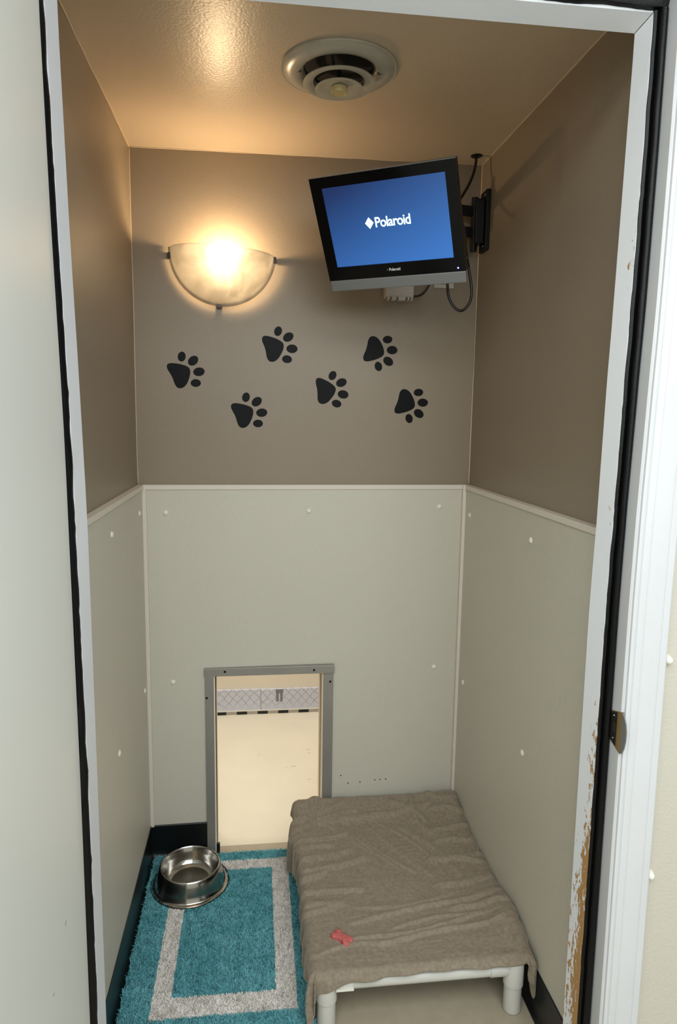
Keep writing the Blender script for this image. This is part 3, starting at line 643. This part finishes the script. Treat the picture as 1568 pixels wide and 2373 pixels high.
# ------------------------------------------------------------------ cables, grommet, adapter, outlet
zc=lambda x: H+(HR-H)*x/W
GR=(1.010,-.050,zc(1.01))
bm=NB(); lathe(bm,[(.0175,.001),(.0175,-.0025),(.0145,-.0045),(.007,-.0045),(.006,-.003),(0,-.003)],32); g_=link('cable_grommet',bm,M['cable'],None,smooth=40); g_.location=GR; tag(g_,'round black cable grommet in the ceiling above the mount','grommet')
def cab(name,pts,r,label):
    bm=NB(); tube(bm,pts,r); o=link(name,bm,M['cable'],None,smooth=180); tag(o,label,'cable'); return o
cab('cable',[(1.010,-.050,GR[2]-.002),(1.007,-.052,2.185),(.996,-.060,2.150),(.975,-.075,2.110),(.935,-.11,2.055),(.87,-.17,1.99),(.82,-.215,1.96)],.0042,'black cable dropping from the ceiling grommet to behind the television')
RB=lambda x,y,z: tuple(TC+R3@Vector((x,y,z)))
cab('cable',[RB(.15,.062,.02),RB(.172,.058,-.02),(.9271,-.255,1.895),(.9391,-.25,1.8464),(.9486,-.25,1.7954),(.9451,-.25,1.7608),(.9265,-.25,1.7383),(.9055,-.25,1.7423),(.8862,-.25,1.7703),(.880,-.25,1.806),(.875,-.25,1.85),RB(.12,.057,-.02)],.0038,'black power cord looping below the right edge of the television')
AD=(.795,yb(.795),1.815)
ad=thing('power_adapter','white plug-in power adapter on the back wall under the television','adapter',AD)
bm=NB(); box(bm,(.752,-.030,1.806),(.838,yb(.795)+.0,1.872)); part('body',bm,M['plastic'],ad,AD,bevel=.003)
for x0,x1 in ((.757,.763),(.770,.783),(.790,.812),(.818,.824),(.828,.834)):
    bm=NB(); box(bm,(x0,-.032,1.796),(x1,-.006,1.808)); part('prong_guard',bm,M['plastic'],ad,AD,bevel=.001)
cab('cable',[(.838,-.012,1.812),(.852,-.016,1.812),(.868,-.020,1.820),(.882,-.022,1.838),(.892,-.022,1.862)],.0032,'short black cord curving up from the white adapter')
OU=(.943,yb(.943),1.87)
ou=thing('outlet_plate','white outlet plate on the back wall behind the television','outlet',OU)
bm=NB(); box(bm,(.912,yb(.943)-.006,1.845),(.975,yb(.943),1.925)); part('plate',bm,M['plastic'],ou,OU,bevel=.002)
for z in (1.868,1.902):
    bm=NB(); box(bm,(.928,yb(.943)-.0075,z-.012),(.958,yb(.943)-.005,z+.012)); part('socket',bm,M['plastic'],ou,OU,bevel=.003)

# ------------------------------------------------------------------ rug
RX0,RX1,RY0,RY1=.028,.497,-.735,-.035
RC=((RX0+RX1)/2,(RY0+RY1)/2)
def rugmat():
    m=mat('rug_cotton',(60,140,150),.95,spec=.1); nt=m.node_tree; b=nt.nodes['Principled BSDF']; tc=nd(nt,'ShaderNodeTexCoord'); sx=nd(nt,'ShaderNodeSeparateXYZ')
    wob=nd(nt,'ShaderNodeTexNoise'); wob.inputs['Scale'].default_value=60; nt.links.new(tc.outputs['Object'],wob.inputs['Vector'])
    wa=nd(nt,'ShaderNodeVectorMath',operation='MULTIPLY_ADD'); wa.inputs[1].default_value=(.007,.007,0); nt.links.new(wob.outputs['Color'],wa.inputs[0]); nt.links.new(tc.outputs['Object'],wa.inputs[2]); nt.links.new(wa.outputs[0],sx.inputs[0])
    def band(out,lo,hi):
        a=nd(nt,'ShaderNodeMath',operation='GREATER_THAN'); a.inputs[1].default_value=lo+.0035; nt.links.new(out,a.inputs[0])
        c=nd(nt,'ShaderNodeMath',operation='LESS_THAN'); c.inputs[1].default_value=hi+.0035; nt.links.new(out,c.inputs[0])
        d=nd(nt,'ShaderNodeMath',operation='MULTIPLY'); nt.links.new(a.outputs[0],d.inputs[0]); nt.links.new(c.outputs[0],d.inputs[1]); return d.outputs[0]
    def mul(p,q,op='MULTIPLY'):
        d=nd(nt,'ShaderNodeMath',operation=op); nt.links.new(p,d.inputs[0]); nt.links.new(q,d.inputs[1]); return d.outputs[0]
    X,Y=sx.outputs[0],sx.outputs[1]
    ox=lambda v: v-RC[0]; oy=lambda v: v-RC[1]
    outer=mul(band(X,ox(.1020),ox(.4580)),band(Y,oy(-.6560),oy(-.0780))); inner=mul(band(X,ox(.1480),ox(.4060)),band(Y,oy(-.5970),oy(-.1240)))
    msk=mul(outer,inner,'SUBTRACT')
    n=nd(nt,'ShaderNodeTexNoise'); n.inputs['Scale'].default_value=14; n.inputs['Detail'].default_value=4; nt.links.new(tc.outputs['Object'],n.inputs['Vector'])
    n2=nd(nt,'ShaderNodeTexNoise'); n2.inputs['Scale'].default_value=260; nt.links.new(tc.outputs['Object'],n2.inputs['Vector'])
    c1=nd(nt,'ShaderNodeMix',data_type='RGBA'); c1.inputs[6].default_value=s2l((76,152,160)); c1.inputs[7].default_value=s2l((172,230,236)); nt.links.new(mul(n.outputs['Fac'],n2.outputs['Fac'],'MULTIPLY'),c1.inputs[0])
    c2=nd(nt,'ShaderNodeMix',data_type='RGBA'); c2.inputs[6].default_value=s2l((216,209,201)); c2.inputs[7].default_value=s2l((250,246,240)); nt.links.new(n.outputs['Fac'],c2.inputs[0])
    mx=nd(nt,'ShaderNodeMix',data_type='RGBA'); nt.links.new(msk,mx.inputs[0]); nt.links.new(c1.outputs[2],mx.inputs[6]); nt.links.new(c2.outputs[2],mx.inputs[7]); nt.links.new(mx.outputs[2],b.inputs['Base Color'])
    return m
M['rug']=rugmat()
def inrug(x,y,r=.022):
    dx=max(RX0+r-x,0,x-(RX1-r)); dy=max(RY0+r-y,0,y-(RY1-r))
    return dx*dx+dy*dy<=r*r
bm=NB(); r=.02; out=[]
for cx,cy,a0 in ((RX1-r,RY1-r,0),(RX0+r,RY1-r,PI/2),(RX0+r,RY0+r,PI),(RX1-r,RY0+r,1.5*PI)):
    for k in range(9): a=a0+PI/2*k/8; out.append((cx+r*math.cos(a),cy+r*math.sin(a)))
A=[bm.verts.new((x,y,.001)) for x,y in out]; B=[bm.verts.new((x,y,.009)) for x,y in out]; bm.faces.new(A[::-1]); bm.faces.new(B)
for i in range(len(A)): bm.faces.new((A[i],A[(i+1)%len(A)],B[(i+1)%len(A)],B[i]))
rug=link('rug',bm,M['rug'],None,loc=(RC[0],RC[1],0)); tag(rug,'turquoise shaggy bath rug with a white rectangular stripe border','rug')
# pile: bent tufts
rng=np.random.default_rng(3); NT=95000
px=rng.uniform(RX0-.002,RX1+.002,NT); py=rng.uniform(RY0-.002,RY1+.002,NT)
keep=np.array([inrug(a,b,.02) or random.random()<.02 for a,b in zip(px,py)]); px=px[keep]; py=py[keep]; n_=len(px)
lean=np.array([noise.noise(Vector((a*50,b*50,0))) for a,b in zip(px,py)])*1.3
lean2=np.array([noise.noise(Vector((a*50,b*50,5))) for a,b in zip(px,py)])*1.3
hh=rng.uniform(.006,.0105,n_); ang=rng.uniform(0,2*PI,n_); wd=rng.uniform(.0009,.0014,n_)
dx=(lean*.5+rng.normal(0,.45,n_))*hh; dy=(lean2*.5+rng.normal(0,.45,n_))*hh
ex=np.cos(ang)*wd; ey=np.sin(ang)*wd
v=np.zeros((n_,5,3)); bx_=px-RC[0]; by_=py-RC[1]; z0=.0075
v[:,0]=np.stack([bx_-ex,by_-ey,np.full(n_,z0)],-1); v[:,1]=np.stack([bx_+ex,by_+ey,np.full(n_,z0)],-1)
v[:,2]=np.stack([bx_+ex*.9+dx*.45,by_+ey*.9+dy*.45,z0+hh*.62],-1); v[:,3]=np.stack([bx_-ex*.9+dx*.45,by_-ey*.9+dy*.45,z0+hh*.62],-1)
v[:,4]=np.stack([bx_+dx,by_+dy,z0+hh*.95],-1)
base=(np.arange(n_)*5)[:,None]
me=bpy.data.meshes.new('pile'); me.vertices.add(n_*5); me.vertices.foreach_set('co',v.ravel())
loops=np.concatenate([base+np.array([[0,1,2,3]]),base+np.array([[3,2,4]])],1).ravel()
starts=(np.arange(n_)*7)[:,None]+np.array([[0,4]])
me.loops.add(len(loops)); me.loops.foreach_set('vertex_index',loops.astype(np.int32)); me.polygons.add(n_*2)
me.polygons.foreach_set('loop_start',starts.ravel().astype(np.int32)); me.update(calc_edges=True); me.validate()
me.materials.append(M['rug']); pile=bpy.data.objects.new('pile',me); C.objects.link(pile); pile.parent=rug; pile['kind']='stuff'

# ------------------------------------------------------------------ steel dog bowl
BC=(.1545,-.170,.0135)
bowl=thing('dog_bowl','shiny stainless steel flared dog bowl on the rug corner','dog bowl',BC)
bm=NB(); lathe(bm,[(.1165,.0030),(.1180,.0010),(.1175,-.0005),(.1150,.0004),(.1120,.0022),(.1075,.0035),(.1055,.0065),(.1010,.022),(.0950,.045),(.0915,.0575),(.0895,.0610),(.0875,.0620),(.0860,.0605),(.0850,.0570),(.0820,.050),(.0790,.040),(.0755,.026),(.0690,.0150),(.0640,.0115),(.0600,.0110),(.0590,.0100),(.0560,.0098)],96)
part('shell',bm,M['steel'],bowl,None,smooth=60)
bm=NB(); lathe(bm,[(.0562,.0098),(.050,.0098),(.045,.0104),(0,.0104)],64); part('basin_floor',bm,M['steelb'],bowl,None,smooth=40)
bm=NB(); lathe(bm,[(.1185,.0022),(.1192,.0008),(.1180,-.0008),(.1160,-.0010),(.1160,.0022)],96); part('rubber_ring',bm,M['black'],bowl,None,smooth=40)

# ------------------------------------------------------------------ raised dog bed
BX0,BX1,BYF,BYB=.523,.983,-.700,-.055
ZT=.122                                  # tube centre
bed=thing('dog_bed','raised pvc tube dog bed under the grey blanket','dog bed',((BX0+BX1)/2,(BYF+BYB)/2,0)); BO=bed.location.copy()
def bp(name,bm,m=None,par=None,**kw): return part(name,bm,m or M['pvc'],par or bed,BO,**kw)
for x in (BX0,BX1):
    for y in (BYF,BYB):
        bm=NB(); lathe(bm,[(0,0),(.0185,0),(.0215,.003),(.0222,.006),(.0215,.075),(.0,.075)],36,(x,y,0)); lg_=bp('leg',bm,smooth=40)
        bm=NB(); lathe(bm,[(.0215,.072),(.0245,.074),(.0245,.136),(.022,.141),(.012,.143),(0,.1435)],36,(x,y,0)); bp('corner_fitting',bm,smooth=40)
        sx_=1 if x==BX0 else -1; sy_=1 if y==BYF else -1
        bm=NB(); cyl(bm,(x,y,ZT-.008),(x+sx_*.062,y,ZT-.008),.0175,24); cyl(bm,(x,y,ZT),(x,y+sy_*.062,ZT),.0175,24); bp('elbow',bm,smooth=40)
bm=NB(); cyl(bm,(BX0,BYF,ZT-.008),(BX1,BYF,ZT-.008),.0155,24); bp('rail',bm,smooth=40)
bm=NB(); cyl(bm,(BX0,BYB,ZT),(BX1,BYB,ZT),.0155,24); bp('rail',bm,smooth=40)
for x in (BX0,BX1): bm=NB(); cyl(bm,(x,BYF,ZT),(x,BYB,ZT),.0155,24); bp('rail',bm,smooth=40)
bm=NB(); box(bm,(BX0+.02,BYF-.024,.109),(BX0+.062,BYF+.012,.1145)); bp('locking_strip',bm,M['rivet'],bevel=.0008)
bm=NB(); box(bm,(BX0+.01,BYF+.012,ZT+.006),(BX1-.01,BYB-.01,ZT+.012)); bp('sleeping_surface',bm,M['canvas'])

# ------------------------------------------------------------------ blanket
def blanketmat():
    m=mat('grey_fleece',(139,127,112),.95,spec=.1,sheen=.35); nt=m.node_tree; b=nt.nodes['Principled BSDF']; tc=nd(nt,'ShaderNodeTexCoord')
    n=nd(nt,'ShaderNodeTexNoise'); n.inputs['Scale'].default_value=110; n.inputs['Detail'].default_value=4; n.inputs['Roughness'].default_value=.6; n.inputs['Distortion'].default_value=.2; nt.links.new(tc.outputs['Object'],n.inputs['Vector'])
    cr=nd(nt,'ShaderNodeValToRGB'); e=cr.color_ramp.elements; e[0].position=.32; e[0].color=s2l((127,115,99)); e[1].position=.68; e[1].color=s2l((146,134,117)); nt.links.new(n.outputs['Fac'],cr.inputs[0]); nt.links.new(cr.outputs[0],b.inputs['Base Color'])
    n2=nd(nt,'ShaderNodeTexNoise'); n2.inputs['Scale'].default_value=420; n2.inputs['Detail'].default_value=2; nt.links.new(tc.outputs['Object'],n2.inputs['Vector'])
    b1=nd(nt,'ShaderNodeBump'); b1.inputs['Strength'].default_value=.35; b1.inputs['Distance'].default_value=.001; nt.links.new(n2.outputs['Fac'],b1.inputs['Height']); prev=b1.outputs[0]
    for rz,sc_,ds in ((.18,(5,34,5),.016),(-1.0,(6,40,6),.012)):
        mp_=nd(nt,'ShaderNodeMapping'); mp_.inputs['Rotation'].default_value=(0,0,rz); mp_.inputs['Scale'].default_value=sc_; nt.links.new(tc.outputs['Object'],mp_.inputs[0])
        n3=nd(nt,'ShaderNodeTexNoise',noise_type='RIDGED_MULTIFRACTAL'); n3.inputs['Scale'].default_value=1; n3.inputs['Detail'].default_value=3; n3.inputs['Distortion'].default_value=.6; nt.links.new(mp_.outputs[0],n3.inputs['Vector'])
        b2=nd(nt,'ShaderNodeBump'); b2.inputs['Strength'].default_value=.22; b2.inputs['Distance'].default_value=ds; nt.links.new(n3.outputs['Fac'],b2.inputs['Height']); nt.links.new(prev,b2.inputs['Normal']); prev=b2.outputs[0]
    nt.links.new(prev,b.inputs['Normal'])
    return m
M['fleece']=blanketmat()
x0,x1,yf0,yb0=.500,1.008,-.702,-.040
def ridge(x,y,ax,ay,bx,by,w,h,curve=0):
    """soft crease from a to b, width w, height h"""
    dx,dy=bx-ax,by-ay; L=math.hypot(dx,dy); t=((x-ax)*dx+(y-ay)*dy)/L/L; tc_=min(1,max(0,t))
    cx=ax+dx*tc_-dy*curve*math.sin(PI*tc_); cy=ay+dy*tc_+dx*curve*math.sin(PI*tc_)
    d=math.hypot(x-cx,y-cy); s=math.exp(-(d/w)**2)*min(1,max(0,(t+.15)/.3))*min(1,max(0,(1.15-t)/.3)); return h*s
rd=random.Random(11); CR=[]
for k in range(11):   # folds gathered at the left edge, running inward and forward
    y=-.06-.045*k-rd.uniform(0,.012); l=rd.uniform(.08,.24)*(1-.03*k); CR.append((.485,y-.01,.485+l,y+l*(.35-.03*k)+rd.uniform(-.02,.02),rd.uniform(.005,.009),rd.uniform(.004,.008),rd.uniform(-.08,.08)))
for k in range(6):    # long diagonals in the back half
    CR.append((.55+.05*k,-.10-.01*k,.72+.045*k,-.33-.02*k,rd.uniform(.004,.007),rd.uniform(.0015,.003),rd.uniform(-.1,.1)))
for k in range(9):    # right edge gathers
    y=-.06-.06*k-rd.uniform(0,.02); l=rd.uniform(.07,.16); CR.append((1.02,y,1.02-l,y+rd.uniform(-.03,.05),rd.uniform(.005,.009),rd.uniform(.003,.006),rd.uniform(-.1,.1)))
CR+=[(.50,-.115,.93,-.075,.007,.006,-.04),(.56,-.13,.80,-.105,.006,.003,.05),(.80,-.06,.90,-.14,.008,.006,.1),(.87,-.05,.90,-.20,.009,.006,-.1)]
CR+=[(.60,-.560,1.00,-.500,.006,.0035,.04),(.56,-.615,.95,-.555,.005,.003,-.04),(.66,-.640,.99,-.600,.006,.0035,.05),(.62,-.50,.90,-.47,.006,.002,-.06),(.70,-.585,.98,-.57,.004,.002,.08),(.5,-.66,.70,-.64,.006,.002,.1)]
def surf(u,v):
    """flat cloth coords -> draped position"""
    y=min(max(v,yf0),yb0); x=min(max(u,x0),x1)
    tback=(y-yf0)/(yb0-yf0)
    zt=.1525+.002*tback+.030*max(0,(tback-.84)/.16)**1.3*(1 if True else 0)
    # hammock sag of the sleeping surface
    sx_=(x-x0)/(x1-x0); sag=-.010*math.sin(PI*sx_)**.8*math.sin(PI*min(1,max(0,tback)))**.6
    z=zt+sag
    rg=sum(ridge(x,y,*c) for c in CR)*2.9; z+=.011*math.tanh(rg/.011)
    z+=.0022*noise.noise(Vector((x*9,y*9,1)))+.0016*noise.noise(Vector((x*26+y*9,y*20,4)))+.0006*noise.noise(Vector((x*70,y*60,9)))
    z+=.030*math.exp(-((y+.575)/.085)**2)*math.exp(-((x1-x)/.045)**2)+.012*math.exp(-((y+.10)/.07)**2)*math.exp(-((x1-x)/.05)**2)
    eu=(u-x0 if u<x0 else (u-x1 if u>x1 else 0)); ev=(v-yf0 if v<yf0 else (v-yb0 if v>yb0 else 0))
    e=math.hypot(eu,ev)
    if e>1e-9:
        nx,ny=eu/e,ev/e; rr=.020
        if e<rr*PI/2: a=e/rr; oh=rr*math.sin(a); dz=rr*(1-math.cos(a))
        else: oh=rr+.03*(e-rr*PI/2); dz=rr+(e-rr*PI/2)
        fold=math.sin((u*math.copysign(1,nx)*0+v)*95+3*noise.noise(Vector((v*12,0,0)))) if abs(nx)>abs(ny) else math.sin(u*70+2)
        am=min(1,e/.05)*.0050
        if abs(nx)>.3 and abs(ny)>.3:
            th=math.atan2(ny,nx); fold=math.sin(th*7+1); am=min(1,e/.06)*.010
        oh+=am*fold
        # bulge of the cloth near the back-left corner
        if nx<0: oh+=.022*math.exp(-((y+.165)/.06)**2)*min(1,e/.03)
        if nx>0: oh=min(oh*1.25,.030)
        if ny>0 and nx<=0 and abs(ny)>abs(nx): oh=min(oh,.016)
        x+=nx*oh; y+=ny*oh; z-=dz
        if x>1.0335: x=1.0335-.0008*math.sin(v*60)
        if y>yb(x)-T-.004: y=yb(x)-T-.004
    else:
        x-=0
    return [x,y,max(z,.019 if (x<.535) else .004)]
# hang lengths by side
def hangL(v):
    t=(v-yf0)/(yb0-yf0); return .085+.02*math.sin(v*22)+.03*math.exp(-((v+.17)/.06)**2)+ (.045 if t<0 else .045*math.exp(-(t/.07)**2))
def hangR(v):
    t=(v-yf0)/(yb0-yf0); return .050+.012*math.sin(v*17)+.050*math.exp(-((t-.0)/.05)**2)
def hangF(u):
    s=(u-x0)/(x1-x0); return .029+.010*max(0,1-s/.35)*(1 if s<.30 else 0)+.018*math.exp(-((s-0)/.08)**2)-.004*s+ .002*math.sin(s*9)
def hangB(u): return .05
NXB,NYB=260,330; bm=NB(); grid=[]
for j in range(NYB+1):
    row=[]
    for i in range(NXB+1):
        s=i/NXB; t=j/NYB
        # first estimate of flat coords, margins depend on the opposite coordinate
        vv=yf0+(yb0-yf0)*t; uu=x0+(x1-x0)*s
        L,R=hangL(vv),hangR(vv); u=x0-L+(x1-x0+L+R)*s
        F=hangF(min(max(u,x0-.02),x1+.02))
        if u<x0: F+=.05*min(1,(x0-u)/.05)
        if u>x1: F+=.045*min(1,(u-x1)/.03)
        Bk=hangB(u); v=yf0-F+(yb0-yf0+F+Bk)*t
        row.append(bm.verts.new(surf(u,v)))
    grid.append(row)
for a,b in zip(grid,grid[1:]):
    for i in range(NXB): bm.faces.new((a[i],a[i+1],b[i+1],b[i]))
bl=link('blanket',bm,M['fleece'],None,smooth=180,loc=(.75,-.37,.15)); tag(bl,'grey brown fleece blanket spread over the raised dog bed','blanket')
md=bl.modifiers.new('solid','SOLIDIFY'); md.thickness=.0028; md.offset=0
# ------------------------------------------------------------------ bone biscuit
bm=NB(); th_=lambda a:a
n=72
def bone_r(a):
    # outline of a bone biscuit in polar-ish superposition
    return a
out=[]
L2,wn,wk=.0195,.0088,.0135
def bone_pts():
    P=[]
    for cx,cy,a0,a1 in ((L2,.0070,-.35,PI*.80),(-L2,.0070,PI*.20,PI*1.35),(-L2,-.0070,PI*.65,PI*1.80),(L2,-.0070,PI*1.20,PI*2.35)):
        for k in range(11): a=a0+(a1-a0)*k/10; P.append((cx+.0088*math.cos(a),cy+.0088*math.sin(a)))
    return P
P=bone_pts(); LY=[(0,.86),(.002,.96),(.005,1.0),(.009,.97),(.0115,.88),(.0122,.70)]
rows=[[bm.verts.new((x*s,y*s,z)) for x,y in P] for z,s in LY]
for a,b in zip(rows,rows[1:]):
    for k in range(len(P)): bm.faces.new((a[k],a[(k+1)%len(P)],b[(k+1)%len(P)],b[k]))
bm.faces.new(rows[0][::-1]); bm.faces.new(rows[-1])
zb_=surf(.556,-.650)[2]
bs=link('dog_biscuit',bm,M['biscuit'],None,smooth=60); bs.location=(.5695,-.6120,.1495); bs.rotation_euler=(0,0,-.80); tag(bs,'red bone shaped dog biscuit lying on the blanket','dog biscuit')
BISC=bs
